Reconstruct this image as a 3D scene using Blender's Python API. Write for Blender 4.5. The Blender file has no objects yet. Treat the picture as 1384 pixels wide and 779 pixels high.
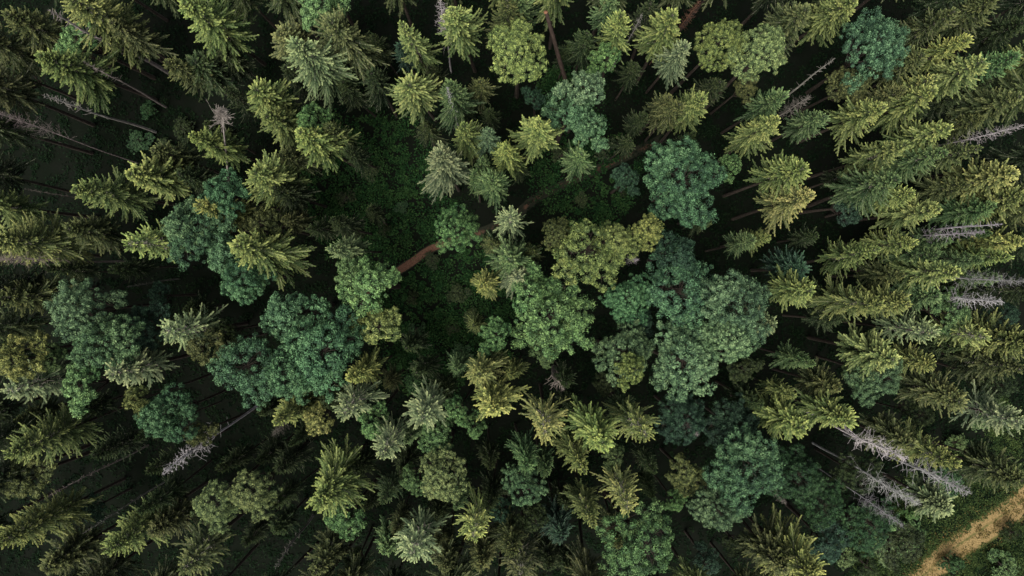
import bpy, math, random
import numpy as np
from mathutils import Matrix, Vector

# ------------------------------------------------------------------ camera
sc = bpy.context.scene
CAM_Z, FPX, CU, CV = 90.0, 923.0, 692.0, 389.5
TILT = -math.atan(24 / FPX)
cd = bpy.data.cameras.new("camera")
cd.sensor_width = 36.0
cd.lens = 36.0 * FPX / 1384.0
cd.clip_end = 5000
cam = bpy.data.objects.new("camera", cd)
cam.location = (0, 0, CAM_Z)
cam.rotation_euler = (TILT, 0, 0)
sc.collection.objects.link(cam)
sc.camera = cam

# ------------------------------------------------------------------ light
SUN_EL, SUN_AZ = math.radians(66), math.radians(215)     # azimuth measured clockwise from +Y (top of the picture)
w = bpy.data.worlds.new("World"); sc.world = w; w.use_nodes = True
nt = w.node_tree
bg = nt.nodes["Background"]
sky = nt.nodes.new("ShaderNodeTexSky"); sky.sky_type = 'NISHITA'; sky.sun_disc = False
sky.sun_elevation = SUN_EL; sky.sun_rotation = SUN_AZ
sky.air_density = 1.0; sky.dust_density = 3.0; sky.ozone_density = 1.0
veil = nt.nodes.new("ShaderNodeHueSaturation"); veil.inputs["Saturation"].default_value = 0.3     # a thin bright overcast
nt.links.new(sky.outputs[0], veil.inputs["Color"]); nt.links.new(veil.outputs[0], bg.inputs[0]); bg.inputs[1].default_value = 0.05
ld = bpy.data.lights.new("sun", 'SUN'); ld.energy = 1.5; ld.angle = math.radians(40); ld.color = (1.0, 0.955, 0.88)
lo = bpy.data.objects.new("sun", ld)
sd = Vector((math.sin(SUN_AZ) * math.cos(SUN_EL), math.cos(SUN_AZ) * math.cos(SUN_EL), math.sin(SUN_EL)))
lo.rotation_euler = (-sd).to_track_quat('-Z', 'Y').to_euler()
sc.collection.objects.link(lo)
sc.view_settings.view_transform = 'Standard'; sc.view_settings.look = 'None'
sc.view_settings.gamma = 1.0; sc.view_settings.exposure = 2.3
sc.view_settings.use_curve_mapping = False
sc.render.engine = 'CYCLES'
sc.cycles.max_bounces = 5; sc.cycles.diffuse_bounces = 1; sc.cycles.transmission_bounces = 3
sc.cycles.transparent_max_bounces = 4; sc.cycles.glossy_bounces = 1

col = sc.collection
_ct, _st = math.cos(TILT), math.sin(TILT)


def at(u, v, z=0.0):
    """a point of the photograph, taken down to height z above the ground"""
    dx, dy, dz = (u - CU) / FPX, -(v - CV) / FPX, -1.0
    y = dy * _ct - dz * _st
    zz = dy * _st + dz * _ct
    k = (z - CAM_Z) / zz
    return (dx * k, y * k, z)


def px(x, y, z):
    dz = z - CAM_Z
    cy = y * _ct + dz * _st
    cz = -y * _st + dz * _ct
    return (CU + FPX * x / -cz, CV - FPX * cy / -cz)


# ------------------------------------------------------------------ materials
def mat_base(name):
    m = bpy.data.materials.new(name); m.use_nodes = True
    t = m.node_tree; t.nodes.clear()
    out = t.nodes.new("ShaderNodeOutputMaterial")
    return m, t, out


def N(t, typ, **kw):
    n = t.nodes.new(typ)
    for k, v in kw.items():
        setattr(n, k, v)
    return n


def leaf_material(name, tip_gain=(1.75, 1.6, 1.5), rough=0.5, spec=0.25, transl=0.25, vr=0.3):
    m, t, out = mat_base(name)
    L = t.links.new
    at_ = N(t, "ShaderNodeAttribute", attribute_name="leaf")
    sep = N(t, "ShaderNodeSeparateColor"); L(at_.outputs["Color"], sep.inputs[0])
    oi = N(t, "ShaderNodeObjectInfo")
    # paler new growth at shoot tips; crown highlights and shade are painted in too
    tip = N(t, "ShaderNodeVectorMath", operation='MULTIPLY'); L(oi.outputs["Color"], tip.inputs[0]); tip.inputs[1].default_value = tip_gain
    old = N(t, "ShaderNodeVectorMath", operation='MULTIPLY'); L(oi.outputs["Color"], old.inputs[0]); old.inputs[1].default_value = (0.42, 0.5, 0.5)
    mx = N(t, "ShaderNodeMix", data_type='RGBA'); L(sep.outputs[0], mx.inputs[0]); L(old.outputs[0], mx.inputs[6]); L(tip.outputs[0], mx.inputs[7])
    # clump to clump and leaf to leaf variety
    hsv = N(t, "ShaderNodeHueSaturation")
    mr = N(t, "ShaderNodeMapRange"); L(sep.outputs[1], mr.inputs[0]); mr.inputs[3].default_value = 0.52; mr.inputs[4].default_value = 0.476
    mv = N(t, "ShaderNodeMapRange"); L(sep.outputs[2], mv.inputs[0]); mv.inputs[3].default_value = 1 - vr; mv.inputs[4].default_value = 1 + vr
    mg = N(t, "ShaderNodeMapRange"); L(sep.outputs[1], mg.inputs[0]); mg.inputs[3].default_value = 0.68; mg.inputs[4].default_value = 1.3
    mm = N(t, "ShaderNodeMath", operation='MULTIPLY'); L(mv.outputs[0], mm.inputs[0]); L(mg.outputs[0], mm.inputs[1])
    L(mr.outputs[0], hsv.inputs["Hue"]); L(mm.outputs[0], hsv.inputs["Value"]); L(mx.outputs[2], hsv.inputs["Color"])
    p = N(t, "ShaderNodeBsdfPrincipled"); L(hsv.outputs[0], p.inputs["Base Color"])
    p.inputs["Roughness"].default_value = rough; p.inputs["Specular IOR Level"].default_value = spec
    tr = N(t, "ShaderNodeBsdfTranslucent"); L(hsv.outputs[0], tr.inputs[0])
    ms = N(t, "ShaderNodeMixShader"); ms.inputs[0].default_value = transl
    L(p.outputs[0], ms.inputs[1]); L(tr.outputs[0], ms.inputs[2]); L(ms.outputs[0], out.inputs[0])
    return m


def bark_material(name, c1, c2, scale=3.0, obj_color=False):
    m, t, out = mat_base(name)
    L = t.links.new
    tc = N(t, "ShaderNodeTexCoord")
    mp = N(t, "ShaderNodeMapping"); mp.inputs["Scale"].default_value = (scale * 2, scale * 2, scale * 0.5)
    L(tc.outputs["Object"], mp.inputs[0])
    nz = N(t, "ShaderNodeTexNoise"); nz.inputs["Scale"].default_value = 1.5; nz.inputs["Detail"].default_value = 6
    L(mp.outputs[0], nz.inputs["Vector"])
    cr = N(t, "ShaderNodeValToRGB"); L(nz.outputs[0], cr.inputs[0])
    cr.color_ramp.elements[0].position = 0.35; cr.color_ramp.elements[1].position = 0.65
    cr.color_ramp.elements[0].color = (*c1, 1); cr.color_ramp.elements[1].color = (*c2, 1)
    p = N(t, "ShaderNodeBsdfPrincipled"); p.inputs["Roughness"].default_value = 0.9; p.inputs["Specular IOR Level"].default_value = 0.1
    src = cr.outputs[0]
    if obj_color:
        oi = N(t, "ShaderNodeObjectInfo")
        mu = N(t, "ShaderNodeVectorMath", operation='MULTIPLY'); L(cr.outputs[0], mu.inputs[0]); L(oi.outputs["Color"], mu.inputs[1])
        src = mu.outputs[0]
    L(src, p.inputs["Base Color"])
    bp = N(t, "ShaderNodeBump"); bp.inputs["Strength"].default_value = 0.6; bp.inputs["Distance"].default_value = 0.03
    L(nz.outputs[0], bp.inputs["Height"]); L(bp.outputs[0], p.inputs["Normal"])
    L(p.outputs[0], out.inputs[0])
    return m


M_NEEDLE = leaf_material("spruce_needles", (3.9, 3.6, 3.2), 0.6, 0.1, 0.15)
M_LEAF = leaf_material("broad_leaves", (2.5, 2.35, 2.0), 0.55, 0.12, 0.2, 0.12)
M_HERB = leaf_material("herb_leaves", (1.8, 1.7, 1.4), 0.7, 0.04, 0.2, 0.4)
M_BARK = bark_material("brown_bark", (0.018, 0.014, 0.011), (0.05, 0.040, 0.032))
M_TWIG = bark_material("grey_twigs", (0.13, 0.115, 0.09), (0.26, 0.24, 0.2))
M_DEAD = bark_material("bleached_wood", (0.5, 0.5, 0.5), (1.0, 1.0, 1.0), 2.0, True)


# ------------------------------------------------------------------ mesh helpers
class Buf:
    """collects quads and tubes, and becomes one mesh"""
    def __init__(self):
        self.v, self.f, self.c, self.n = [], [], [], 0

    def quads(self, v, c=None):                 # v (n,4,3), c (n,3)
        n = len(v)
        self.v.append(v.reshape(-1, 3))
        self.f.append(np.arange(n * 4).reshape(n, 4) + self.n)
        if c is None:
            c = np.zeros((n, 3))
        self.c.append(np.repeat(c, 4, axis=0))
        self.n += n * 4

    def tube(self, pts, rad, sides=5):
        pts = np.asarray(pts, float); rad = np.asarray(rad, float); k = len(pts)
        T = np.gradient(pts, axis=0); T /= np.linalg.norm(T, axis=1)[:, None] + 1e-9
        ref = np.array([0, 0, 1.0]) if abs(T[0, 2]) < 0.8 else np.array([1.0, 0, 0])
        A = np.cross(T, ref); A /= np.linalg.norm(A, axis=1)[:, None] + 1e-9
        B = np.cross(T, A)
        an = np.arange(sides) / sides * 2 * math.pi
        ring = pts[:, None] + rad[:, None, None] * (np.cos(an)[None, :, None] * A[:, None] + np.sin(an)[None, :, None] * B[:, None])
        self.v.append(ring.reshape(-1, 3))
        i = np.arange(k - 1)[:, None] * sides; j = np.arange(sides)[None]; j2 = (j + 1) % sides
        q = np.stack([i + j, i + j2, i + sides + j2, i + sides + j], -1).reshape(-1, 4)
        self.f.append(q + self.n)
        # end cap
        if sides == 4 or sides > 4:
            pass
        self.c.append(np.zeros((k * sides, 3)))
        self.n += k * sides

    def mesh(self, name, mat, smooth=False):
        v = np.concatenate(self.v); f = np.concatenate(self.f); c = np.concatenate(self.c)
        me = bpy.data.meshes.new(name)
        me.vertices.add(len(v)); me.vertices.foreach_set("co", v.ravel().astype(np.float32))
        me.loops.add(len(f) * 4); me.loops.foreach_set("vertex_index", f.ravel().astype(np.int32))
        me.polygons.add(len(f)); me.polygons.foreach_set("loop_start", (np.arange(len(f)) * 4).astype(np.int32))
        if smooth:
            me.polygons.foreach_set("use_smooth", np.ones(len(f), bool))
        a = me.color_attributes.new("leaf", 'FLOAT_COLOR', 'POINT')
        a.data.foreach_set("color", np.concatenate([c, np.ones((len(c), 1))], 1).ravel().astype(np.float32))
        me.update(calc_edges=True)
        me.materials.append(mat)
        return me


def unit(a):
    return a / (np.linalg.norm(a, axis=-1, keepdims=True) + 1e-9)


Z = np.array([0, 0, 1.0])


def leaves(buf, base, d, ln, wd, rng, c, nrm=None, flat=0.5):
    """diamond shaped leaves from base along d; nrm is the preferred facing"""
    n = len(base)
    r = unit(rng.normal(size=(n, 3)))
    if nrm is None:
        nrm = r
    else:
        nrm = unit(nrm * (1 - flat) * 1.6 + r * flat)
    s = unit(np.cross(d, nrm))
    ln = ln[:, None]; wd = wd[:, None]
    q = np.stack([base, base + d * ln * 0.5 + s * wd * 0.5, base + d * ln, base + d * ln * 0.5 - s * wd * 0.5], 1)
    buf.quads(q, c)


# ------------------------------------------------------------------ spruce
def spruce_protos(seed, H=25.0, R=2.6, low=0.58, step=0.62, fat=1.0, density=230, power=0.78, bare=0.12, cl=1.0, droop=1.0):
    rng = np.random.default_rng(seed)
    tr, br, cr = Buf(), Buf(), Buf()
    zs = np.linspace(0, H, 14)
    bend = rng.normal(0, 0.12, 2)
    def axis(z):
        f = z / H
        return np.array([bend[0] * math.sin(f * 3.1) * 1.2, bend[1] * math.sin(f * 2.6) * 1.2, z])
    tr.tube([axis(z) for z in zs], 0.23 * (1 - zs / H) ** 0.8 + 0.015, 8)
    zb = H * low
    P, D, L, UP, SB, TH, G, HF = [], [], [], [], [], [], [], []   # plumes
    lobes = rng.uniform(0, 6.28, 3); lw = rng.uniform(0.05, 0.2, 3)
    z = zb
    ph = 0.0
    while z < H - 0.25:
        f = (z - zb) / (H - zb)
        prof = (1 - f) ** power * (0.75 + 0.25 * min(1, f / 0.12))
        n = int(rng.integers(6, 9)) if f < 0.93 else 5
        ph += 0.6 + rng.uniform(-0.3, 0.3)
        for k in range(n):
            a = ph + k * 2 * math.pi / n + rng.normal(0, 0.16)
            lob = 1 + sum(lw[i] * math.cos((i + 1) * a + lobes[i] + f * 2) for i in range(3))
            ln = (R * prof * lob * rng.uniform(0.72, 1.18) + 0.25)
            if rng.random() < 0.06: ln *= 1.25
            if rng.random() < 0.08 * bare * 8: ln *= 0.5
            el = math.radians(-8 + 48 * f ** 1.6 + rng.normal(0, 6))
            d = np.array([math.cos(a) * math.cos(el), math.sin(a) * math.cos(el), math.sin(el)])
            p0 = axis(z + rng.uniform(-0.15, 0.15))
            up = (-0.26 * droop * (1 - f) ** 0.7 + rng.normal(0, 0.04))
            sb = rng.normal(0, 0.12)
            g = rng.random()
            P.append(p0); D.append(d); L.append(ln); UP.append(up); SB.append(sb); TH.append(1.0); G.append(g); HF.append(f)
            s = np.linspace(0, 1, 6)
            S = unit(np.cross(d, Z))
            cur = lambda s_: p0 + ln * (s_ * d + sb * s_ ** 2 * S + np.array([0, 0, up * s_ ** 1.6 + 0.16 * droop * s_ ** 4]))
            br.tube([cur(x) for x in s], 0.035 * (1 - s * 0.8) * (0.5 + ln / 4), 3)
            # side shoots
            m = int(ln / 0.36 * cl)
            for q in range(m):
                sq = 0.22 + 0.7 * (q + rng.uniform(-.3, .3)) / max(m, 1)
                sgn = 1 if q % 2 else -1
                an = math.radians(rng.uniform(22, 46)) * sgn
                dh = d * math.cos(an) + S * math.sin(an)
                dh = unit(dh + np.array([0, 0, rng.normal(-0.3, 0.15)]))
                l2 = (0.34 * ln * (1.02 - sq) + 0.14) * rng.uniform(0.7, 1.2)
                P.append(cur(sq)); D.append(dh); L.append(l2); UP.append(-0.2 * droop + rng.normal(0, 0.06)); SB.append(-0.15 * sgn); TH.append(0.8)
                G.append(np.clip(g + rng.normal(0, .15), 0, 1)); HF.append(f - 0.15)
        z += step * rng.uniform(0.75, 1.25) * (1.0 - 0.4 * f)
    # leader
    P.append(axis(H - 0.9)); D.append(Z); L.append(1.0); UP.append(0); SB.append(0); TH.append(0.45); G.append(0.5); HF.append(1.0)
    P, D, L, UP, SB, TH, G, HF = map(np.array, (P, D, L, UP, SB, TH, G, HF))
    cnt = np.maximum(6, (L * density * fat).astype(int))
    i = np.repeat(np.arange(len(P)), cnt)
    s = rng.random(len(i)) ** 0.85
    s = bare * TH[i] + (1 - bare * TH[i]) * s
    S = unit(np.cross(D, Z + 1e-3)); S_ = S[i]; D_ = D[i]; L_ = L[i][:, None]
    sc_ = s[:, None]
    pos = P[i] + L_ * (sc_ * D_ + SB[i][:, None] * sc_ ** 2 * S_ + Z * (UP[i][:, None] * sc_ ** 1.6 + 0.16 * droop * sc_ ** 4))
    T = unit(D_ + 2 * SB[i][:, None] * sc_ * S_ + Z * (1.6 * UP[i][:, None] * sc_ ** 0.6 + 0.64 * droop * sc_ ** 3))
    U = unit(np.cross(S_, T))
    n = len(i)
    d = unit(T * rng.uniform(0.45, 1.0, (n, 1)) + S_ * rng.normal(0, 0.5, (n, 1)) + U * rng.normal(0.0, 0.35, (n, 1)))
    ln = (0.11 + 0.10 * rng.random(n)) * TH[i] ** 0.5 * (1.2 - 0.62 * s)
    c = np.stack([np.clip((s - 0.3) * 1.3, 0, 1) ** 1.4 * (0.12 + 0.88 * np.clip(HF[i] * 1.15, 0, 1)), G[i], rng.random(n)], 1)  # paler growth towards the top; lower crown's shade painted into the needle colour
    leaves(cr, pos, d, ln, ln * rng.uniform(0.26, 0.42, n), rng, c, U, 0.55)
    return dict(trunk=tr.mesh("spruce_trunk", M_BARK, True), branches=br.mesh("spruce_branches", M_TWIG), crown=cr.mesh("spruce_crown", M_NEEDLE), H=H, R=R)


# ------------------------------------------------------------------ broadleaf
def broad_protos(seed, H=21.0, R=4.5, lobes=9, leaf=0.165, per=92, clump=0.5, spread=1.0, flatness=0.62, dens=1.0, open_=0.25):
    rng = np.random.default_rng(seed)
    tr, br, cr = Buf(), Buf(), Buf()
    base_z = H - R * 1.7
    fork = np.array([0, 0, max(2.0, base_z * 0.8)])
    tr.tube([(0, 0, 0), (0.05, 0.02, fork[2] * 0.5), fork, fork + (0, 0, R * 0.7)], [0.3, 0.22, 0.17, 0.05], 9)
    # lobes: one on top, the others around
    LC, LR = [np.array([rng.normal(0, .1 * R), rng.normal(0, .1 * R), H - R * 0.62])], [R * 0.55]
    for k in range(lobes):
        a = k * 2 * math.pi / lobes * (1 if k < lobes else 1) + rng.normal(0, 0.3)
        rr = R * rng.uniform(0.36, 0.72) * spread
        lr = R * rng.uniform(0.24, 0.43)
        zc = H - R * (0.5 + 0.55 * (rr / R) ** 2 * 1.3) - rng.uniform(0, 0.45) * R
        LC.append(np.array([math.cos(a) * rr, math.sin(a) * rr, zc])); LR.append(lr)
    for c_, r_ in zip(LC, LR):
        mid = fork * 0.5 + c_ * 0.5 + np.array([0, 0, -0.1 * R])
        br.tube([fork, mid, c_, c_ + (0, 0, r_ * 0.1)], [0.13, 0.09, 0.04, 0.02], 5)
    C_, Nn, GG = [], [], []
    for c_, r_ in zip(LC, LR):
        n = int(dens * 4.2 * math.pi * r_ * r_ / (clump * clump * 3.0))
        d = unit(rng.normal(size=(n, 3)))
        d[:, 2] = np.abs(d[:, 2]) + rng.uniform(-0.4, 0.5, n)
        d = unit(d)
        rad = r_ * (1 - open_ * rng.random(n) ** 1.5) * rng.uniform(0.80, 1.26, n)
        p = c_ + d * rad[:, None] * np.array([1, 1, flatness + 0.2])
        C_.append(p); Nn.append(d); GG.append(np.clip(rng.random() * 0.5 + rng.random(n) * 0.5, 0, 1))
        for j in range(0, n, 3):
            br.tube([c_, c_ * 0.5 + p[j] * 0.5 + (0, 0, -0.12), p[j] * 0.9 + c_ * 0.1], [0.03, 0.018, 0.008], 3)
    C_ = np.concatenate(C_); Nn = np.concatenate(Nn); GG = np.concatenate(GG)
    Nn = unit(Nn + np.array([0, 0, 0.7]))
    # drop clumps buried inside another lobe
    keep = np.ones(len(C_), bool)
    for c_, r_ in zip(LC, LR):
        keep &= np.linalg.norm((C_ - c_) / np.array([1, 1, flatness + 0.2]), axis=1) > r_ * 0.7
    C_, Nn, GG = C_[keep], Nn[keep], GG[keep]
    m = len(C_)
    cs = clump * rng.uniform(0.4, 1.45, m)
    i = np.repeat(np.arange(m), per)
    n = len(i)
    # each clump is a rosette: leaves fan out from a shoot tip over a small dome
    dd = unit(rng.normal(size=(n, 3)))
    dot = (dd * Nn[i]).sum(1, keepdims=True)
    dd = unit(dd - Nn[i] * dot * (dot < 0) * 1.6)
    up = np.abs((dd * Nn[i]).sum(1))
    pos = C_[i] + dd * (cs[i] * rng.uniform(0.35, 0.8, n))[:, None]
    ldir = unit(unit(np.cross(dd, rng.normal(size=(n, 3)))) * 0.9 + dd * rng.uniform(0.1, 0.6, (n, 1)))
    ln = leaf * rng.uniform(0.7, 1.2, n)
    c = np.stack([np.clip((dd * Nn[i]).sum(1), 0, 1) ** 2.5 * 1.0, GG[i], rng.random(n)], 1)  # clump tops lightened, sides darkened: highlight and shade put into the leaf colour
    leaves(cr, pos, ldir, ln, ln * 0.62, rng, c, unit(Nn[i] + dd * 0.8), 0.35)
    return dict(trunk=tr.mesh("broadleaf_trunk", M_BARK, True), branches=br.mesh("broadleaf_limbs", M_BARK), crown=cr.mesh("broadleaf_crown", M_LEAF), H=H, R=R)


# ------------------------------------------------------------------ dead tree
def dead_protos(seed, H=24.0, R=1.5, n=150, low=0.45, top_dense=1.0, wood=0.02, cut=False, rt=0.12, curl=0.4, twigs=3):
    rng = np.random.default_rng(seed)
    tr, br = Buf(), Buf()
    zs = np.linspace(0, H, 16)
    wx, wy = rng.uniform(0, 6, 2)
    ax = lambda z: np.array([0.09 * math.sin(z * 0.35 + wx), 0.09 * math.sin(z * 0.3 + wy), z]) * np.array([1, 1, 1.0])
    if cut:
        rr = rt * (1.25 - 0.45 * zs / H)
    else:
        rr = rt * (1 - zs / H) ** 0.7 + 0.02
    pts = [ax(z) for z in zs]
    tr.tube(pts, rr, 9)
    if cut:                                       # closed sawn top
        top = pts[-1]; r = rr[-1]
        tr.tube([top, top + (0, 0, 0.02)], [r, 0.001], 9)
    for k in range(n):
        f = rng.random() ** (1 / (1 + top_dense))
        z = H * (low + (1 - low) * f * 0.995)
        fr = (z / H - low) / (1 - low)
        a = rng.uniform(0, 6.283)
        ln = (R * (1 - fr) ** 0.6 * rng.uniform(0.35, 1.1) + 0.18)
        el = math.radians(rng.uniform(-25, 30) + 25 * fr)
        d = np.array([math.cos(a) * math.cos(el), math.sin(a) * math.cos(el), math.sin(el)])
        S = unit(np.cross(d, Z)); b = rng.normal(0, curl); u = rng.normal(-0.15, curl)
        cur = lambda s: ax(z) + ln * (s * d + b * s * s * S * 0.6 + Z * u * s * s * 0.6)
        s5 = np.linspace(0, 1, 5)
        br.tube([cur(s) for s in s5], wood * (1.2 - s5 * 0.8), 3)
        for q in range(twigs):
            s = rng.uniform(0.3, 0.95); d2 = unit(d + rng.normal(0, 0.7, 3)); l2 = ln * rng.uniform(0.15, 0.4)
            br.tube([cur(s), cur(s) + d2 * l2 * 0.5, cur(s) + d2 * l2 + Z * 0.05], wood * np.array([0.8, 0.6, 0.3]), 3)
    br.tube([ax(z) for z in np.linspace(H * low * 0.97, H * 0.998, 12)], np.full(12, 0.012), 3)      # added spine, unseen inside the trunk, tying the branches together
    if twigs <= 1:                                # a pole keeps its few stubs on its trunk
        tr.v += br.v; tr.f += [f + tr.n for f in br.f]; tr.c += br.c; tr.n += br.n
        return dict(trunk=tr.mesh("dead_trunk", M_DEAD), H=H, R=R)
    return dict(trunk=tr.mesh("dead_trunk", M_DEAD, True), branches=br.mesh("dead_branches", M_DEAD), H=H, R=R)


PROTO = {
    's': [spruce_protos(11), spruce_protos(12, power=0.68), spruce_protos(13, step=0.72, fat=1.1, droop=1.3),
          spruce_protos(14, power=0.92, cl=1.2), spruce_protos(15, step=0.6, power=0.72), spruce_protos(16, droop=0.6, cl=1.1),
          spruce_protos(17, step=0.8, low=0.55, density=200, droop=1.5), spruce_protos(18, low=0.6, power=0.62, cl=0.8), spruce_protos(19, step=0.75, low=0.5, power=0.95, bare=0.2)],
    # sparse spruces whose stems show through
    'x': [spruce_protos(21, step=0.95, density=170, bare=0.28, cl=0.7, power=0.6),
          spruce_protos(22, step=0.9, density=160, bare=0.3, cl=0.8, power=0.65, droop=1.4),
          spruce_protos(23, step=1.0, density=190, bare=0.22, cl=0.65, power=0.6)],
    # big broad spruces
    'w': [spruce_protos(31, R=3.6, step=0.82, low=0.5, cl=1.1, density=220), spruce_protos(32, R=3.6, step=0.78, low=0.48, power=0.66, density=220)],
    'd': [broad_protos(41), broad_protos(42, lobes=7), broad_protos(43, lobes=11, spread=1.1), broad_protos(44, lobes=8, spread=1.12, open_=0.4), broad_protos(45, lobes=10, spread=1.0, dens=0.8, open_=0.5)],
    # fine-leaved birch and willow
    'b': [broad_protos(51, R=3.5, leaf=0.12, per=80, clump=0.36, lobes=8, open_=0.35), broad_protos(52, R=3.5, leaf=0.12, per=80, clump=0.4, lobes=6)],
    # small broadleaf
    'v': [broad_protos(61, H=17, R=2.4, leaf=0.15, per=70, clump=0.36, lobes=6, spread=1.1), broad_protos(62, H=17, R=2.4, leaf=0.16, per=64, clump=0.34, lobes=5, spread=1.25, open_=0.4)],
    'k': [dead_protos(71, n=140, low=0.5, R=2.2, wood=0.016), dead_protos(72, n=150, low=0.52, R=2.9, curl=0.7, wood=0.014),
          dead_protos(73, n=120, low=0.45, R=1.6, wood=0.017)],
    'q': [dead_protos(81, n=40, low=0.3, R=0.7, rt=0.13, twigs=1), dead_protos(82, n=60, low=0.5, R=0.9, rt=0.15, twigs=1)],   # bare poles
}

# ------------------------------------------------------------------ colours of the foliage
TONE = {
    'Y': ((0.093, 0.120, 0.041), 'yellow-green'),
    'A': ((0.122, 0.140, 0.048), 'golden'),
    'G': ((0.050, 0.082, 0.035), 'mid-green'),
    'P': ((0.102, 0.132, 0.068), 'pale grey-green'),
    'O': ((0.046, 0.057, 0.023), 'dull olive'),
    'B': ((0.040, 0.084, 0.044), 'blue-green'),
    'C': ((0.062, 0.106, 0.056), 'frosty blue-green'),
    'L': ((0.055, 0.105, 0.042), 'fresh green'),
    'T': ((0.014, 0.030, 0.020), 'dark teal'),
    'D': ((0.017, 0.027, 0.011), 'deep green'),
    'W': ((0.36, 0.335, 0.34), 'bleached white'),
    'V': ((0.20, 0.175, 0.155), 'grey'),
    'F': ((0.080, 0.108, 0.046), 'soft green'),
    'H': ((0.018, 0.042, 0.018), 'dim green'),
    'N': ((0.04, 0.028, 0.022), 'dark brown'),
    'R': ((0.15, 0.075, 0.05), 'reddish brown'),
}
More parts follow.
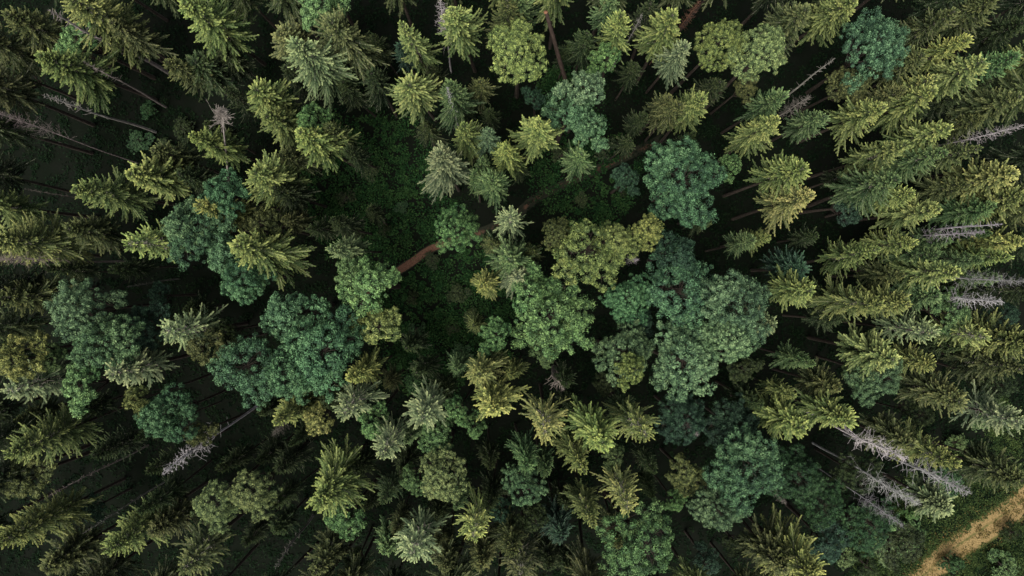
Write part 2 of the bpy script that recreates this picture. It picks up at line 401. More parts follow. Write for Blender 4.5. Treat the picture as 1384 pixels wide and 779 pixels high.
# u, v of the tip (of the crown's middle for broadleaves) in the photograph, kind, tone, crown radius m, height m [, foot u, v]
T = """
85 -10 w Y 3.5 26|8 18 w O 3.8 22|52 77 s Y 2.7 25|247 2 w Y 3.7 26|375 45 s O 3 19|225 84 s O 2.1 21|262 85 s D 3 18|92 50 v L 2.2 17
257 182 s Y 2.2 25|206 203 s O 2.2 21|100 256 w Y 3.3 26|172 236 s Y 3.0 25|425 -3 v L 2.8 20|448 30 w O 3.7 24|400 56 w P 3.5 26|541 29 s Y 2.3 24
611 12 s Y 2.6 24|553 114 s Y 2.6 25|608 114 s G 2.1 24|648 110 s O 1.7 17|698 68 b Y 3.9 22|684 -5 s O 2.2 23|345 120 s Y 2.7 24|358 160 s Y 2.5 23
412 156 v L 1.6 21|405 178 s Y 2.7 24|446 172 s O 2.1 20|628 166 s Y 2.2 22|662 176 s C 1.6 23|593 207 s P 2.6 25|684 198 s Y 2.0 22|665 242 s G 2.1 22|342 234 w Y 3.2 25
700 -4 s G 2.6 19|829 -4 s G 2.0 20|840 20 s Y 1.9 24|818 76 v L 1.9 18|880 0 s D 2.2 20|911 19 s Y 2.6 24|928 62 s P 2.0 23|980 52 b Y 3.2 23|1036 60 b F 3.4 23
789 114 v C 2.2 23|772 150 v B 2.6 21|800 170 v B 2.3 20|729 164 s Y 2.6 25|787 208 s G 1.9 18|905 131 s O 1.7 18|951 132 s Y 2.0 22|920 140 s O 1.8 21
930 236 d B 4.6 22|994 222 v L 1.4 19|1093 12 s O 3.0 23|1155 0 s Y 2.8 24|1198 48 d B 4.2 22|1157 112 b O 2.5 17|1292 14 s O 2.3 23|1312 52 s A 1.8 23|1248 72 s O 2.2 23
1331 82 s Y 2.6 24|1377 75 s L 2.1 24|1344 -4 s O 2.4 23|1382 30 s D 2.6 20|1380 130 s O 2.8 23|1268 104 s A 2.2 23|1266 122 s Y 2.7 24|1222 120 s O 2.1 21|1196 145 s Y 2.7 24
1230 194 s Y 2.5 25|1286 172 s Y 2.6 24|1282 207 s G 2.3 23|1372 232 s A 3.0 25|1328 200 s O 2.5 23|1062 128 s G 2.0 23|1052 161 s Y 2.5 24|1116 157 s G 2.2 18
1087 228 s Y 2.6 25|1217 244 s G 2.9 25|1098 264 s A 2.7 24|1235 262 s Y 2.0 23|1271 282 s Y 2.5 24|1237 330 s Y 2.0 22|1189 336 s Y 2.4 23|1281 325 s G 1.9 20
1298 368 s Y 2.5 25|1266 346 s G 2.1 22|1386 263 w Y 3.0 24|1346 278 s G 2.5 22|1384 326 s A 2.2 23|1366 348 s Y 2.0 24|1328 353 s G 2.0 23|1352 376 s G 1.9 22
1222 373 s O 1.9 21|1229 411 s Y 2.4 24|1192 412 w Y 3.1 26|1098 393 s Y 2.4 23|1085 365 s T 2.7 18|1268 401 s G 2.1 20|1266 451 x P 2.2 24|1333 457 x Y 2.4 24
1296 424 v G 2.3 17|1210 488 s Y 2.9 25|1264 493 s A 1.8 21|1200 512 d C 3.0 18|1392 464 w Y 3.3 25|1388 500 s O 2.8 24|1101 493 s G 1.9 21|1048 440 s P 1.8 20
884 310 b A 2.2 25|800 342 d Y 4.7 23|838 322 b Y 2.4 22|756 318 b O 2.2 21|748 425 d L 5.0 22|716 392 v L 2.4 22|922 392 d B 4.6 21|918 345 v T 2.3 21|1008 412 d C 4.1 23|985 462 d C 3.2 22
932 494 d C 4.2 21|848 482 d C 3.3 20|857 505 v Y 1.7 23|852 410 d B 2.9 19|689 292 x P 1.9 22|690 352 s G 2.8 23|650 387 s A 1.8 22|700 375 s P 2.1 22|668 458 v L 1.9 19
650 506 s A 2.3 24|617 305 d L 2.9 20|446 337 s P 1.7 24|496 388 v L 2.9 21|473 375 v G 2.2 20|505 442 v Y 2.6 19|430 468 d B 4.7 23|330 500 d B 4.6 23|388 505 d B 3.6 22|378 430 v B 2.5 21
262 308 d B 4.1 22|300 345 v B 2.4 20|292 262 v B 2.3 22|318 375 d B 2.9 20|235 300 v C 2.4 23|170 331 x Y 2.7 26|267 276 s A 2.1 26|318 332 w Y 3.9 26|-8 322 w Y 3.4 26|92 312 s O 2.6 23
-4 402 w O 3.2 23|82 424 d C 3.7 23|132 468 d C 3.6 22|6 486 v A 2.3 22|218 448 x P 2.9 24|150 506 x P 3.0 24|266 470 v O 2.0 19|188 448 v T 2.6 17
6 532 x P 3.1 23|98 528 v L 2.4 20|206 572 d B 3.2 22|172 548 v Y 1.5 22|10 617 w Y 3.1 26|262 588 v O 1.7 17|285 690 b F 3.0 23|335 672 b F 3.4 22|146 746 w Y 3.2 25|205 720 s O 2.5 21
-2 736 w Y 3.1 25|62 772 s O 2.9 21|248 770 x O 3.1 22|20 650 v O 2.6 16|372 574 s Y 2.3 23|425 572 v A 1.8 19|466 560 x P 2.5 24|470 512 s A 2.0 22|498 578 v L 1.8 18
516 615 x P 2.3 24|571 566 x P 2.9 25|615 558 v L 1.5 19|590 595 v L 2.1 18|666 556 s A 2.6 25|640 583 v L 1.3 20|430 678 w Y 3.7 25|460 706 v L 2.2 18|597 654 b F 3.2 22
557 655 v G 1.6 17|556 750 x P 2.8 24|640 728 x A 2.3 23|424 777 s O 2.6 22|518 748 s G 2.0 17|650 768 s O 2.4 20|600 772 s O 2.0 19|735 586 x A 2.5 25|816 600 s Y 2.7 24
877 590 x Y 2.5 24|791 640 s Y 2.3 22|832 622 v G 1.4 16|851 692 x A 2.5 24|803 714 s Y 2.1 23|836 740 s O 1.9 21|876 744 d L 4.7 22|708 666 d C 2.8 20|712 632 s L 1.9 22
760 728 s T 2.2 18|720 708 v D 1.7 17|692 750 s O 2.0 22|704 778 x O 2.4 22|925 572 d T 3.2 17|995 582 d T 3.4 17|1020 640 d B 4.3 21|975 692 d C 2.9 19|933 645 v O 2.1 15
915 682 v L 1.4 14|1104 790 w A 4.0 26|1062 772 s O 2.8 23|1088 580 s Y 2.8 24|1152 572 s Y 2.6 24|1136 526 s O 2.2 20|1296 628 w A 3.0 25|1236 604 s O 2.7 22|1300 545 s O 2.9 23
1384 572 x P 2.9 25|1386 650 s O 2.7 22|1282 690 s P 2.8 17|1082 650 d H 3.5 17|1118 688 d H 3.2 16|1120 738 v T 2.6 14|1180 722 d H 3.4 15|1228 742 v D 2.6 13|1170 648 d D 2.8 14
1338 622 v D 2.4 14|1352 520 d D 3.2 15|1362 430 v T 2.6 14|1250 560 d D 2.8 15|1010 500 v D 2.2 16|1030 548 s O 2.3 20|1072 535 s Y 1.9 21|1140 430 s D 2.4 19
1040 320 s Y 2.2 19|1018 325 s G 2.0 20|1150 280 v T 2.5 15|1105 320 s D 2.0 17|1240 430 s D 2.2 19|1310 395 s O 2.0 20|1250 150 s D 2.3 19
1300 130 s D 2.4 19|1330 160 s O 2.2 20|1170 230 s O 2.0 20|1310 250 s O 2.4 22|1340 110 s D 2.2 20
1330 400 s D 1.9 18|1300 470 s D 2.3 19|1340 315 s G 1.8 21|975 110 s D 2.4 18|1015 110 b O 2.4 18
385 90 s D 2.6 17|300 70 s D 2.5 17|20 100 v D 2.6 15|150 30 s O 2.9 22|240 235 s O 2.4 22|380 210 s O 2.4 21|370 255 s O 2.5 22|345 300 v O 2.4 20
500 100 s O 2.5 20|465 110 s D 2.2 18|575 170 s D 2.0 18|637 190 s O 1.8 18|660 150 s D 1.8 16|700 225 s D 1.8 17|720 130 v T 1.8 13|850 240 v T 2.2 15|960 300 s D 1.8 17
720 340 s O 2.0 19|665 330 s Y 1.8 20|640 440 s O 1.7 17|735 480 v G 2.1 18|870 440 v T 2.3 17|820 520 v D 1.8 15|690 510 s Y 1.8 21|600 530 s O 1.9 18|540 640 s D 2.0 16|480 640 s O 2.0 19
400 560 s O 2.0 20|440 540 v O 1.8 20|350 560 s D 1.9 17|300 450 v O 1.8 18|210 400 v T 2.0 12|250 420 s D 2.0 15|60 490 v G 2.2 18|100 560 s D 2.2 17|20 570 s O 2.4 19
120 690 v T 2.0 11|370 720 s D 2.2 16|480 765 v D 2.0 14|590 700 s D 2.2 17|680 700 v T 2.0 15|740 770 s D 2.3 18|770 775 s O 2.0 18|955 760 v T 2.4 12|1000 740 v D 2.2 12
"""
# dead ones: kind, tone, R, h, variant, [foot]
DEADS = """
62 15 q V 1.2 24|57 130 q V 0.9 22|-6 152 k V 1.6 24|112 82 q V 0.7 20|595 -4 k W 1.3 24|946 2 k R 1.2 22|868 20 q V 0.7 19|1095 130 k V 1.6 19|1130 78 q V 0.7 19
1384 170 k W 1.3 24|1356 301 q W 0.8 24|1331 312 k W 1.3 23|1386 381 k W 1.6 25|1354 407 k W 1.9 22|1224 622 k W 2.0 23|1242 682 k W 2.3 24|1310 666 k W 2.3 25|1221 711 k W 1.4 24
757 524 q V 1.6 16|368 588 k V 1.4 15|943 588 k V 1.2 17|-4 350 k V 2.0 23|65 670 q V 0.5 20|110 722 q V 0.5 19|371 767 q V 0.7 16|170 388 q V 0.4 14|32 255 q V 0.4 18|1062 680 k V 1.2 15|862 352 k W 0.9 19|605 118 k W 0.8 25
"""
ONE_OFF = [
    # top u v h, foot u v (on the ground): leaning or broken trunks
    (300, 148, 22, 314, 300, 'leaning', 'V'),
    (737, 17, 20, 790, 190, 'sawn', 'N'),
    (218, 640, 21, 352, 545, 'twisted', 'W'),
]

KINDNAME = {'s': 'spruce_tree', 'x': 'spruce_tree', 'w': 'spruce_tree', 'd': 'broadleaf_tree', 'b': 'birch_tree', 'v': 'broadleaf_tree', 'k': 'dead_tree', 'q': 'dead_tree'}
CAT = {'s': 'spruce', 'x': 'spruce', 'w': 'spruce', 'd': 'broadleaf tree', 'b': 'birch', 'v': 'broadleaf tree', 'k': 'dead tree', 'q': 'dead tree'}
GROUP = {'s': 'spruces of the forest canopy', 'd': 'broadleaf trees among the spruces', 'b': 'fine-leaved birches', 'k': 'dead trees among the living ones'}
GROUP.update({'x': GROUP['s'], 'w': GROUP['s'], 'v': GROUP['d'], 'q': GROUP['k']})

rnd = random.Random(5)
records = []


def put_tree(kind, tone, R, h, top, foot=None, var=None, tag=None):
    """root Empty at the foot, with trunk, branches and crown below it"""
    pr = PROTO[kind][var if var is not None else rnd.randrange(len(PROTO[kind]))]
    root = bpy.data.objects.new(KINDNAME[kind], None)
    col.objects.link(root)
    root.empty_display_size = 0.5
    if foot is None:
        lean = (rnd.gauss(0, 0.028) * h, rnd.gauss(0, 0.028) * h)
        foot = (top[0] + lean[0], top[1] + lean[1], 0)
    foot = Vector(foot); top = Vector(top)
    ax = top - foot
    q = Vector((0, 0, 1)).rotation_difference(ax.normalized())
    root.rotation_mode = 'QUATERNION'
    from mathutils import Quaternion
    root.rotation_quaternion = q @ Quaternion((0, 0, 1), rnd.uniform(0, 6.283))
    root.location = foot
    s = R / pr['R']
    root.scale = (s, s * rnd.uniform(0.92, 1.08), ax.length / pr['H'])
    base = TONE[tone][0]
    j = [rnd.uniform(0.88, 1.12) for _ in range(3)]
    g = rnd.uniform(0.82, 1.18)
    c = [base[i] * (0.6 + 0.4 * j[i]) * g for i in range(3)] + [1]
    for part in ('trunk', 'branches', 'crown'):
        if part in pr:
            o = bpy.data.objects.new('limbs' if part == 'branches' and kind in 'dbvu' else part, pr[part])
            col.objects.link(o); o.parent = root
            o.color = c if (part == 'crown' or kind in 'kq') else (1, 1, 1, 1)
    root["category"] = CAT[kind]; root["group"] = GROUP[kind]
    u, v = px(*top)
    records.append(dict(o=root, k=kind, t=tone, R=R, u=u, v=v, tag=tag, h=h))
    return root


rows = [e for line in T.strip().splitlines() for e in line.split('|')]
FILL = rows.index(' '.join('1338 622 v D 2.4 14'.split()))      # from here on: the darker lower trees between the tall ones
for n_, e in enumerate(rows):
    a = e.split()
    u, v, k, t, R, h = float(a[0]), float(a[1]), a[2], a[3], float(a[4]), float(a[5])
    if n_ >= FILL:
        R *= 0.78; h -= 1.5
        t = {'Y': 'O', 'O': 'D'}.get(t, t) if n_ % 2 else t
    if k in 'sxw':
        far_ = min(1, max(0, math.hypot(u - 690, v - 365) - 250) / 250)      # the outer stand is younger and lower
        h *= 1 - 0.14 * far_
        if u > 1000: R *= 0.94
    p = at(u, v, h - (0.35 * R if k in 'dbv' else 0))
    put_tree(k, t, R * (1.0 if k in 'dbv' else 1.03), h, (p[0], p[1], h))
# smaller spruces filling in under and between the tall ones
EXTRA = [(540, 60, 'T'), (505, 45, 'O'), (470, 200, 'O'), (500, 285, 'D'), (455, 300, 'O'), (380, 290, 'Y'), (420, 310, 'O'), (545, 470, 'D'), (560, 500, 'O'), (520, 520, 'Y'),
         (610, 500, 'G'), (545, 600, 'G'), (490, 690, 'O'), (515, 680, 'G'), (530, 720, 'Y'), (590, 740, 'Y'), (620, 690, 'G'), (660, 640, 'D'), (665, 690, 'O'), (745, 640, 'G'),
         (770, 690, 'O'), (770, 560, 'O'), (770, 520, 'D'), (850, 560, 'G'), (885, 640, 'D'), (880, 680, 'D'), (640, 235, 'G'), (625, 130, 'O'), (580, 90, 'D'), (655, 210, 'G'),
         (770, 60, 'D'), (795, 40, 'O'), (860, 90, 'D'), (870, 160, 'O'), (850, 190, 'D'), (940, 180, 'O'), (380, 640, 'O'), (390, 600, 'D'), (345, 620, 'D'), (300, 640, 'O'),
         (200, 640, 'D'), (190, 690, 'O'), (330, 740, 'O'), (370, 690, 'D'), (280, 160, 'D'), (310, 120, 'D'), (60, 360, 'O'), (150, 360, 'D'), (180, 600, 'D'), (120, 610, 'D')]
for (u, v, t) in EXTRA:
    h = rnd.uniform(14, 20)
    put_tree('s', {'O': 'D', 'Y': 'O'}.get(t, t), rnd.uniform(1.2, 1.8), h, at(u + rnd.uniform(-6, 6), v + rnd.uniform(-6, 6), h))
# low bushes on the forest floor, in the clearing and along the dirt track (pixel of the bush on the ground)
BUSH = [(500, 232), (470, 262), (540, 285), (520, 310), (480, 320), (560, 400), (620, 400), (560, 445),
        (610, 450), (640, 430), (620, 475), (560, 520), (580, 350), (760, 210), (820, 205), (790, 270), (840, 262), (200, 150), (240, 170), (220, 200), (180, 190),
        (1245, 700), (1270, 668), (1235, 728), (1215, 750), (1290, 655), (1320, 640), (1375, 722), (1370, 772), (1300, 772), (1200, 700),
        (1180, 770), (1150, 755), (1220, 775), (1160, 700), (1190, 730), (1255, 680), (1300, 600), (1330, 575)]
KINDNAME['u'] = 'shrub'; CAT['u'] = 'shrub'; GROUP['u'] = 'low bushes on the forest floor'
PROTO['u'] = [broad_protos(95, H=4.0, R=2.2, leaf=0.16, per=50, clump=0.36, lobes=6, spread=1.2, flatness=0.4, open_=0.5), broad_protos(96, H=4.0, R=2.2, leaf=0.19, per=36, clump=0.3, lobes=7, spread=1.3, flatness=0.4, open_=0.5)]
for (u, v) in BUSH:
    h = rnd.uniform(1.6, 3.6) * (1 if u > 1100 else 0.6); p = at(u + rnd.uniform(-5, 5), v + rnd.uniform(-5, 5), h)
    put_tree('u', rnd.choice('GDHL') if u > 1100 else rnd.choice('DDHH'), rnd.uniform(0.9, 2.3) * (1 if u > 1100 else 0.75), h, p, (p[0], p[1], 0))
# the forest goes on past the picture's edges
ring = []
for k in range(13): ring.append((-70 + rnd.uniform(-25, 25), 30 + k * 60 + rnd.uniform(-15, 15)))
for k in range(8): ring.append((1450 + rnd.uniform(-25, 25), -20 + k * 70 + rnd.uniform(-15, 15)))
for k in range(16): ring.append((20 + k * 72 + rnd.uniform(-20, 20), 838 + rnd.uniform(-15, 20)))
for k in range(17): ring.append((10 + k * 84 + rnd.uniform(-20, 20), -62 + rnd.uniform(-20, 15)))
for (u, v) in ring:
    h = rnd.uniform(20, 25)
    put_tree('s', rnd.choice('YODDO'), rnd.uniform(2.2, 2.9), h, at(u, v, h))
for e in [e for line in DEADS.strip().splitlines() for e in line.split('|')]:
    a = e.split()
    u, v, k, t, R, h = float(a[0]), float(a[1]), a[2], a[3], float(a[4]), float(a[5])
    put_tree(k, t, R, h, at(u, v, h))

PROTO['leaning'] = [dead_protos(91, H=22, n=110, low=0.9, R=1.4, rt=0.2, curl=0.8, wood=0.035)]
PROTO['sawn'] = [dead_protos(92, H=20, n=14, low=0.2, R=0.5, rt=0.25, cut=True, twigs=0)]
PROTO['twisted'] = [dead_protos(93, H=22, n=110, low=0.35, R=1.9, rt=0.15, curl=0.8, wood=0.022)]
LBL = {'leaning': 'tall leaning brown snag with a tangle of dead twigs on its broken top',
       'sawn': 'thick bare reddish-brown trunk without branches, broken off at the orange end',
       'twisted': 'twisted bleached dead spruce lying pale across the dark gap, brushy with twigs'}
for (u, v, h, fu, fv, k, t) in ONE_OFF:
    KINDNAME[k] = 'dead_tree'; CAT[k] = 'dead tree'; GROUP[k] = GROUP['k']
    f = at(fu, fv, 0)
    o = put_tree(k, t, PROTO[k][0]['R'], h, at(u, v, h), f)
    records.pop()
    o['label'] = LBL[k]
    for ch in o.children:
        ch.color = (*TONE[t][0], 1)
    if k == 'sawn':                                # the pale orange wood at the broken end
        b = Buf(); b.tube([(0, 0, 0), (0, 0, 0.12), (0, 0, 0.15)], [0.21, 0.20, 0.001], 9)
        e = bpy.data.objects.new('cut_end', b.mesh('cut_end', M_DEAD)); col.objects.link(e); e.parent = o
        zz = [v.co for v in PROTO['sawn'][0]['trunk'].vertices if v.co.z > 19.9]
        e.location = sum(zz, Vector()) / len(zz); e.color = (0.15, 0.075, 0.042, 1)

# ------------------------------------------------------------------ labels: look + where it stands from a landmark
ANCH = [((560, 352), 'the reddish trail'), ((617, 305), 'the round green tree by the trail'),
        ((930, 236), 'the big round bluish tree'), ((380, 480), 'the twin blue-green trees'),
        ((750, 60), 'the thick bare brown trunk'), ((698, 66), 'the pale birch by the bare trunk'), ((1198, 48), 'the big bluish corner tree'),
        ((730, 582), 'the golden star-shaped spruce'), ((597, 654), 'the pale birch near the bottom'), ((1225, 655), 'the four bleached dead spruces'),
        ((1300, 730), 'the sunlit dirt track'), ((875, 744), 'the big green bottom-edge tree'), ((105, 445), 'the frosty broadleaf near the left edge'),
        ((303, 170), 'the leaning brown snag'), ((265, 608), 'the twisted bleached snag'), ((1008, 412), 'the frosty broadleaf right of centre'),
        ((748, 425), 'the large green central tree'), ((1330, 318), 'the bleached right-edge snags'), ((1192, 412), 'the biggest spruce on the right'),
        ((430, 678), 'the big spiky lower spruce'), ((60, 140), 'the upper-left bare poles'), ((1157, 112), 'the small olive birch')]
DIRS = ['right of', 'upper right of', 'above', 'upper left of', 'left of', 'lower left of', 'below', 'lower right of']
ORD = ['nearest', 'second', 'third', 'fourth', 'fifth', 'sixth', 'seventh', 'eighth', 'ninth']


def look(r):
    k = r['k']
    nm = {'s': 'spruce', 'x': 'sparse spruce', 'w': 'spruce', 'u': 'low bush', 'd': 'leafy tree', 'v': 'leafy tree', 'b': 'birch', 'k': 'brushy dead tree', 'q': 'bare dead pole'}[k]
    size = '' if k in 'kq' else ('broad ' if r['R'] >= 2.95 else ('slim ' if r['R'] < 2.05 else 'medium '))
    return size + TONE[r['t']][1] + ' ' + nm


def sector(r, a):
    dx, dy = r['u'] - a[0], -(r['v'] - a[1])
    return int(round(math.atan2(dy, dx) / (math.pi / 4))) % 8, math.hypot(dx, dy)


used = set()
for r in records:
    best = None
    for (a, nm) in ANCH:
        s, d = sector(r, a)
        if d < 14: continue
        rank = 0
        for q in records:
            if q is not r and look(q) == look(r):
                s2, d2 = sector(q, a)
                if s2 == s and 14 <= d2 < d: rank += 1
        if rank >= len(ORD): continue
        cost = d + rank * 90
        if best is None or cost < best[0]:
            best = (cost, rank, s, nm)
    c, rank, s, nm = best
    r['o']['label'] = f"{ORD[rank] + ' ' if rank else 'closest '}{look(r)} {DIRS[s]} {nm}"
    assert r['o']['label'] not in used, r['o']['label']
    used.add(r['o']['label'])

# ------------------------------------------------------------------ ground
TRAIL = [at(u, v) for u, v in ((490, 398), (508, 387), (530, 372), (560, 352), (590, 333), (640, 318), (690, 296), (725, 268), (765, 248), (810, 228), (860, 205), (900, 185))]
TRACK = [at(u, v) for u, v in ((1620, 470), (1500, 570), (1440, 632), (1384, 678), (1330, 716), (1285, 747), (1240, 790), (1180, 860), (1120, 960))]


def smooth_line(P, n=8):
    P = [Vector(p) for p in P]; out = []
    for i in range(len(P) - 1):
        p0 = P[max(i - 1, 0)]; p1 = P[i]; p2 = P[i + 1]; p3 = P[min(i + 2, len(P) - 1)]
        for k in range(n):
            t = k / n
            out.append(0.5 * ((2 * p1) + (p2 - p0) * t + (2 * p0 - 5 * p1 + 4 * p2 - p3) * t * t + (3 * p1 - p0 - 3 * p2 + p3) * t ** 3))
    out.append(P[-1])
    return np.array([tuple(v) for v in out])


TRAIL_L, TRACK_L = smooth_line(TRAIL), smooth_line(TRACK)


def dist_line(xy, line):
    d = np.full(len(xy), 1e9)
    for i in range(len(line) - 1):
        a, b = line[i, :2], line[i + 1, :2]
        ab = b - a; t = np.clip(((xy - a) @ ab) / (ab @ ab), 0, 1)
        d = np.minimum(d, np.linalg.norm(xy - (a + t[:, None] * ab), axis=1))
    return d


def ground_z(xy):
    x, y = xy[:, 0], xy[:, 1]
    z = 0.35 * np.sin(x * 0.13 + 1) * np.cos(y * 0.17) + 0.18 * np.sin(x * 0.41 + y * 0.3) + 0.1 * np.sin(y * 0.9 + x * 0.5)
    d = np.minimum(dist_line(xy, TRAIL_L) - 1.5, dist_line(xy, TRACK_L) - 4)
    return z * np.clip(d / 3, 0, 1) * 0.6


def soil_material():
    m, t, out = mat_base("forest_floor"); L = t.links.new
    tc = N(t, "ShaderNodeTexCoord")
    n1 = N(t, "ShaderNodeTexNoise"); n1.inputs["Scale"].default_value = 0.35; n1.inputs["Detail"].default_value = 8; L(tc.outputs["Object"], n1.inputs["Vector"])
    n2 = N(t, "ShaderNodeTexNoise"); n2.inputs["Scale"].default_value = 5.0; n2.inputs["Detail"].default_value = 6; L(tc.outputs["Object"], n2.inputs["Vector"])
    cr = N(t, "ShaderNodeValToRGB"); L(n1.outputs[0], cr.inputs[0])
    cr.color_ramp.elements[0].position = 0.4; cr.color_ramp.elements[0].color = (0.002, 0.0035, 0.002, 1)
    cr.color_ramp.elements[1].position = 0.65; cr.color_ramp.elements[1].color = (0.003, 0.004, 0.003, 1)
    cr2 = N(t, "ShaderNodeValToRGB"); L(n2.outputs[0], cr2.inputs[0])
    cr2.color_ramp.elements[0].color = (0.5, 0.5, 0.5, 1); cr2.color_ramp.elements[1].color = (1.5, 1.4, 1.2, 1)
    mu = N(t, "ShaderNodeVectorMath", operation='MULTIPLY'); L(cr.outputs[0], mu.inputs[0]); L(cr2.outputs[0], mu.inputs[1])
    p = N(t, "ShaderNodeBsdfPrincipled"); L(mu.outputs[0], p.inputs["Base Color"]); p.inputs["Roughness"].default_value = 1; p.inputs["Specular IOR Level"].default_value = 0.05
    L(p.outputs[0], out.inputs[0]); return m


def dirt_material(name, ca, cb, cgrass, gpos):
    m, t, out = mat_base(name); L = t.links.new
    at_ = N(t, "ShaderNodeAttribute", attribute_name="leaf")
    sep = N(t, "ShaderNodeSeparateColor"); L(at_.outputs["Color"], sep.inputs[0])
    tc = N(t, "ShaderNodeTexCoord")
    n1 = N(t, "ShaderNodeTexNoise"); n1.inputs["Scale"].default_value = 0.9; n1.inputs["Detail"].default_value = 9; n1.inputs["Roughness"].default_value = 0.7; L(tc.outputs["Object"], n1.inputs["Vector"])
    n2 = N(t, "ShaderNodeTexNoise"); n2.inputs["Scale"].default_value = 7; n2.inputs["Detail"].default_value = 5; L(tc.outputs["Object"], n2.inputs["Vector"])
    cr = N(t, "ShaderNodeValToRGB"); L(n2.outputs[0], cr.inputs[0])
    cr.color_ramp.elements[0].position = 0.35; cr.color_ramp.elements[0].color = (*ca, 1)
    cr.color_ramp.elements[1].position = 0.65; cr.color_ramp.elements[1].color = (*cb, 1)
    # grass creeps in along the verges and the middle (attribute r), broken up by noise
    ad = N(t, "ShaderNodeMath", operation='ADD'); L(sep.outputs[0], ad.inputs[0]); L(n1.outputs[0], ad.inputs[1])
    mr = N(t, "ShaderNodeMapRange"); L(ad.outputs[0], mr.inputs[0]); mr.inputs[1].default_value = gpos; mr.inputs[2].default_value = gpos + 0.22
    mx = N(t, "ShaderNodeMix", data_type='RGBA'); L(mr.outputs[0], mx.inputs[0]); L(cr.outputs[0], mx.inputs[6]); mx.inputs[7].default_value = (*cgrass, 1)
    p = N(t, "ShaderNodeBsdfPrincipled"); L(mx.outputs[2], p.inputs["Base Color"]); p.inputs["Roughness"].default_value = 0.95; p.inputs["Specular IOR Level"].default_value = 0.1
    bp = N(t, "ShaderNodeBump"); bp.inputs["Strength"].default_value = 0.7; bp.inputs["Distance"].default_value = 0.06; L(n2.outputs[0], bp.inputs["Height"]); L(bp.outputs[0], p.inputs["Normal"])
    L(p.outputs[0], out.inputs[0]); return m


def sheet(name, xs, ys, zf, mat):
    X, Y = np.meshgrid(xs, ys); xy = np.stack([X.ravel(), Y.ravel()], 1)
    v = np.concatenate([xy, zf(xy)[:, None]], 1)
    nx, ny = len(xs), len(ys)
    i = (np.arange(ny - 1)[:, None] * nx + np.arange(nx - 1)[None]).ravel()
    b = Buf(); b.v = [v]; b.f = [np.stack([i, i + 1, i + nx + 1, i + nx], 1)]; b.c = [np.zeros((len(v), 3))]; b.n = len(v)
    o = bpy.data.objects.new(name, b.mesh(name, mat, True)); col.objects.link(o); o["kind"] = "structure"; return o


inner = np.arange(-110, 110.1, 1.0)
far = np.array([200, 400, 800, 1500.0])
xs = np.concatenate([-far[::-1], inner, far])
sheet("ground", xs, xs, lambda p: ground_z(p) * (np.abs(p).max(1) < 105), soil_material())


def ribbon(name, line, half, zoff, mat, prof, cross=25, seed=3, over=2.0):
    rng = np.random.default_rng(seed)
    T_ = unit(np.gradient(line[:, :2], axis=0)); Nn = np.stack([-T_[:, 1], T_[:, 0]], 1)
    wob = np.convolve(rng.normal(0, 1, len(line) + 8), np.ones(5) / 5, 'same')[:len(line)]
    s = np.linspace(-1, 1, cross)
    hw = half * (1 + 0.06 * wob)
    P_ = line[:, None, :2] + Nn[:, None] * (s[None] * hw[:, None])[..., None]
    v = np.concatenate([P_, np.full(P_.shape[:2] + (1,), zoff)], -1).reshape(-1, 3)
    c = np.zeros((len(v), 3)); c[:, 0] = np.tile(prof(s), len(line)) + np.repeat(np.interp(np.arange(len(line)) / len(line), [0, over, over + 0.08, 1], [0, 0, 0.45, 0.45]), cross)
    i = (np.arange(len(line) - 1)[:, None] * cross + np.arange(cross - 1)[None]).ravel()
    b = Buf(); b.v = [v]; b.f = [np.stack([i, i + 1, i + cross + 1, i + cross], 1)]; b.c = [c]; b.n = len(v)
    o = bpy.data.objects.new(name, b.mesh(name, mat, True)); col.objects.link(o); o["kind"] = "structure"; return o


ribbon("forest_trail", TRAIL_L, 0.6, 0.006, dirt_material("reddish_earth", (0.038, 0.020, 0.013), (0.085, 0.045, 0.029), (0.009, 0.010, 0.006), 0.74), lambda s: np.abs(s) ** 3 * 0.8, over=0.4)
ribbon("dirt_track", TRACK_L, 1.9, 0.008, dirt_material("sandy_track", (0.078, 0.053, 0.021), (0.165, 0.118, 0.052), (0.045, 0.046, 0.014), 0.9),
       lambda s: 0.8 * np.abs(s) ** 3 + 0.55 * np.exp(-((s + 0.1) / 0.2) ** 2))

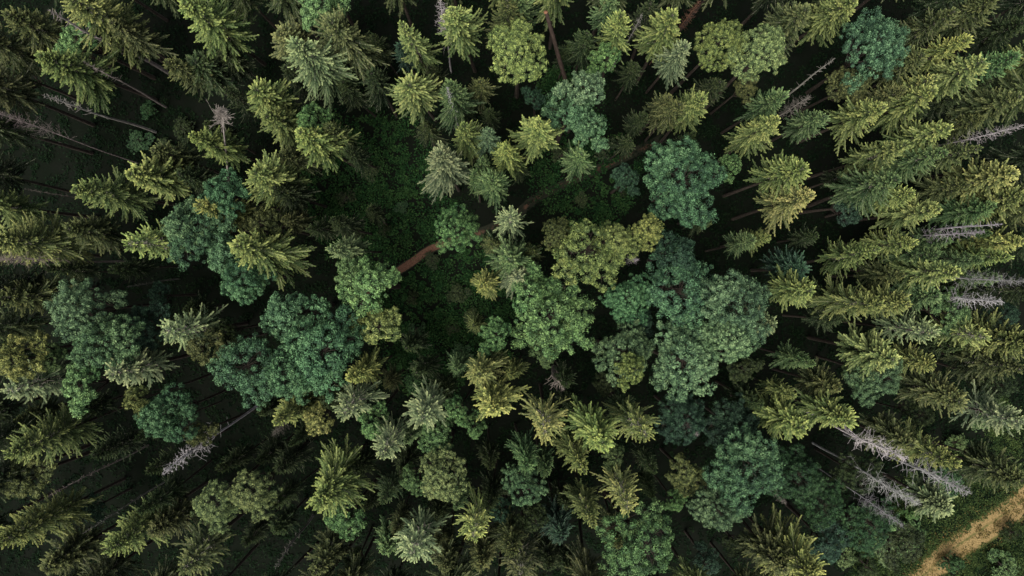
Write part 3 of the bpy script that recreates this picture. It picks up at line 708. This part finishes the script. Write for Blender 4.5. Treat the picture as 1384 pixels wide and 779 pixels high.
# ------------------------------------------------------------------ ground cover: brambles and ferns nobody could count
def cover(name, n, region, tone, seed, hgt, leaf, per, clear, big=1.0):
    rng = np.random.default_rng(seed)
    xy = rng.uniform((region[0], region[1]), (region[2], region[3]), (n, 2))
    xy = xy[clear(xy)]
    n = len(xy)
    sz = (0.3 + 0.9 * rng.random(n) ** 2) * big
    patch = 0.5 + 0.5 * np.sin(xy[:, 0] * 0.5 + np.sin(xy[:, 1] * 0.4) * 2)
    sz *= 0.6 + 0.7 * patch
    z0 = ground_z(xy)
    i = np.repeat(np.arange(n), per); m = len(i)
    d = unit(rng.normal(size=(m, 3)) * (1, 1, 0.6)); d[:, 2] = np.abs(d[:, 2])
    r = rng.random(m) ** 0.5
    pos = np.stack([xy[i, 0], xy[i, 1], z0[i]], 1) + d * (sz[i] * r)[:, None] * (1, 1, hgt) + (0, 0, 0.05)
    ld = unit(d * (1, 1, .3) + rng.normal(0, .4, (m, 3)))
    ln = leaf * rng.uniform(0.6, 1.3, m)
    b = Buf()
    g = rng.random(n)
    leaves(b, pos, ld, ln, ln * 0.6, rng, np.stack([r * 0.5 * rng.random(m), g[i], rng.random(m)], 1), np.tile(Z, (m, 1)), 0.45)
    o = bpy.data.objects.new(name, b.mesh(name, M_HERB)); col.objects.link(o)
    o.color = (*tone, 1); o["kind"] = "stuff"; return o


def not_paths(p):
    return ((dist_line(p, TRAIL_L) > 0.85 + 0.3 * np.sin(p[:, 0] * 2)) | ((p[:, 0] > -7) & (np.sin(p[:, 0] * 3 + p[:, 1] * 5) > 0.4))) & (dist_line(p, TRACK_L) > 2.4)


def clearing(p):
    d = np.full(len(p), 9.0)
    for (u, v, r) in ((500, 245, 9.5), (520, 300, 9), (600, 420, 9.5), (580, 480, 6), (790, 235, 7), (770, 130, 4.5)):
        c = at(u, v); d = np.minimum(d, np.hypot(p[:, 0] - c[0], p[:, 1] - c[1]) / r)
    return d + 0.12 * np.sin(p[:, 0] * 1.3) * np.cos(p[:, 1] * 1.1) < 1


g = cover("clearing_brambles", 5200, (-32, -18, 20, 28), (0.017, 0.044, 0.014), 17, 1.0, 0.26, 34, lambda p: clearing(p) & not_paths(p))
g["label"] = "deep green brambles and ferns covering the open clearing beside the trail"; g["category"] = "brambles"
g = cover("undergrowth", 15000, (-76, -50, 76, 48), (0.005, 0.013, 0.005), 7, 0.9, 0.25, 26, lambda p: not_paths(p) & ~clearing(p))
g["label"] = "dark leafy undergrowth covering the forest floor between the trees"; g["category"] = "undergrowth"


def verge_zone(p):
    d = dist_line(p, TRACK_L)
    return (d > 1.65 + 0.3 * np.sin(p[:, 0] * 1.7) * np.cos(p[:, 1] * 2.3)) & (d < 11 + 2 * np.sin(p[:, 0])) & (p[:, 0] > 35)


g = cover("verge_grass", 5200, (45, -52, 80, -8), (0.036, 0.056, 0.018), 8, 0.55, 0.2, 34, verge_zone)
g["label"] = "green weeds and grass along both sides of the dirt track"; g["category"] = "grass"
g = cover("dry_grass", 2600, (45, -52, 80, -8), (0.10, 0.075, 0.026), 9, 0.25, 0.2, 16, lambda p: (dist_line(p, TRACK_L) < 3.2) & (p[:, 0] > 35))
g["label"] = "straw-coloured dry grass tufts growing on the dirt track"; g["category"] = "dry grass"
from collections import Counter
print("TREES", Counter(r["o"]["category"] for r in records))
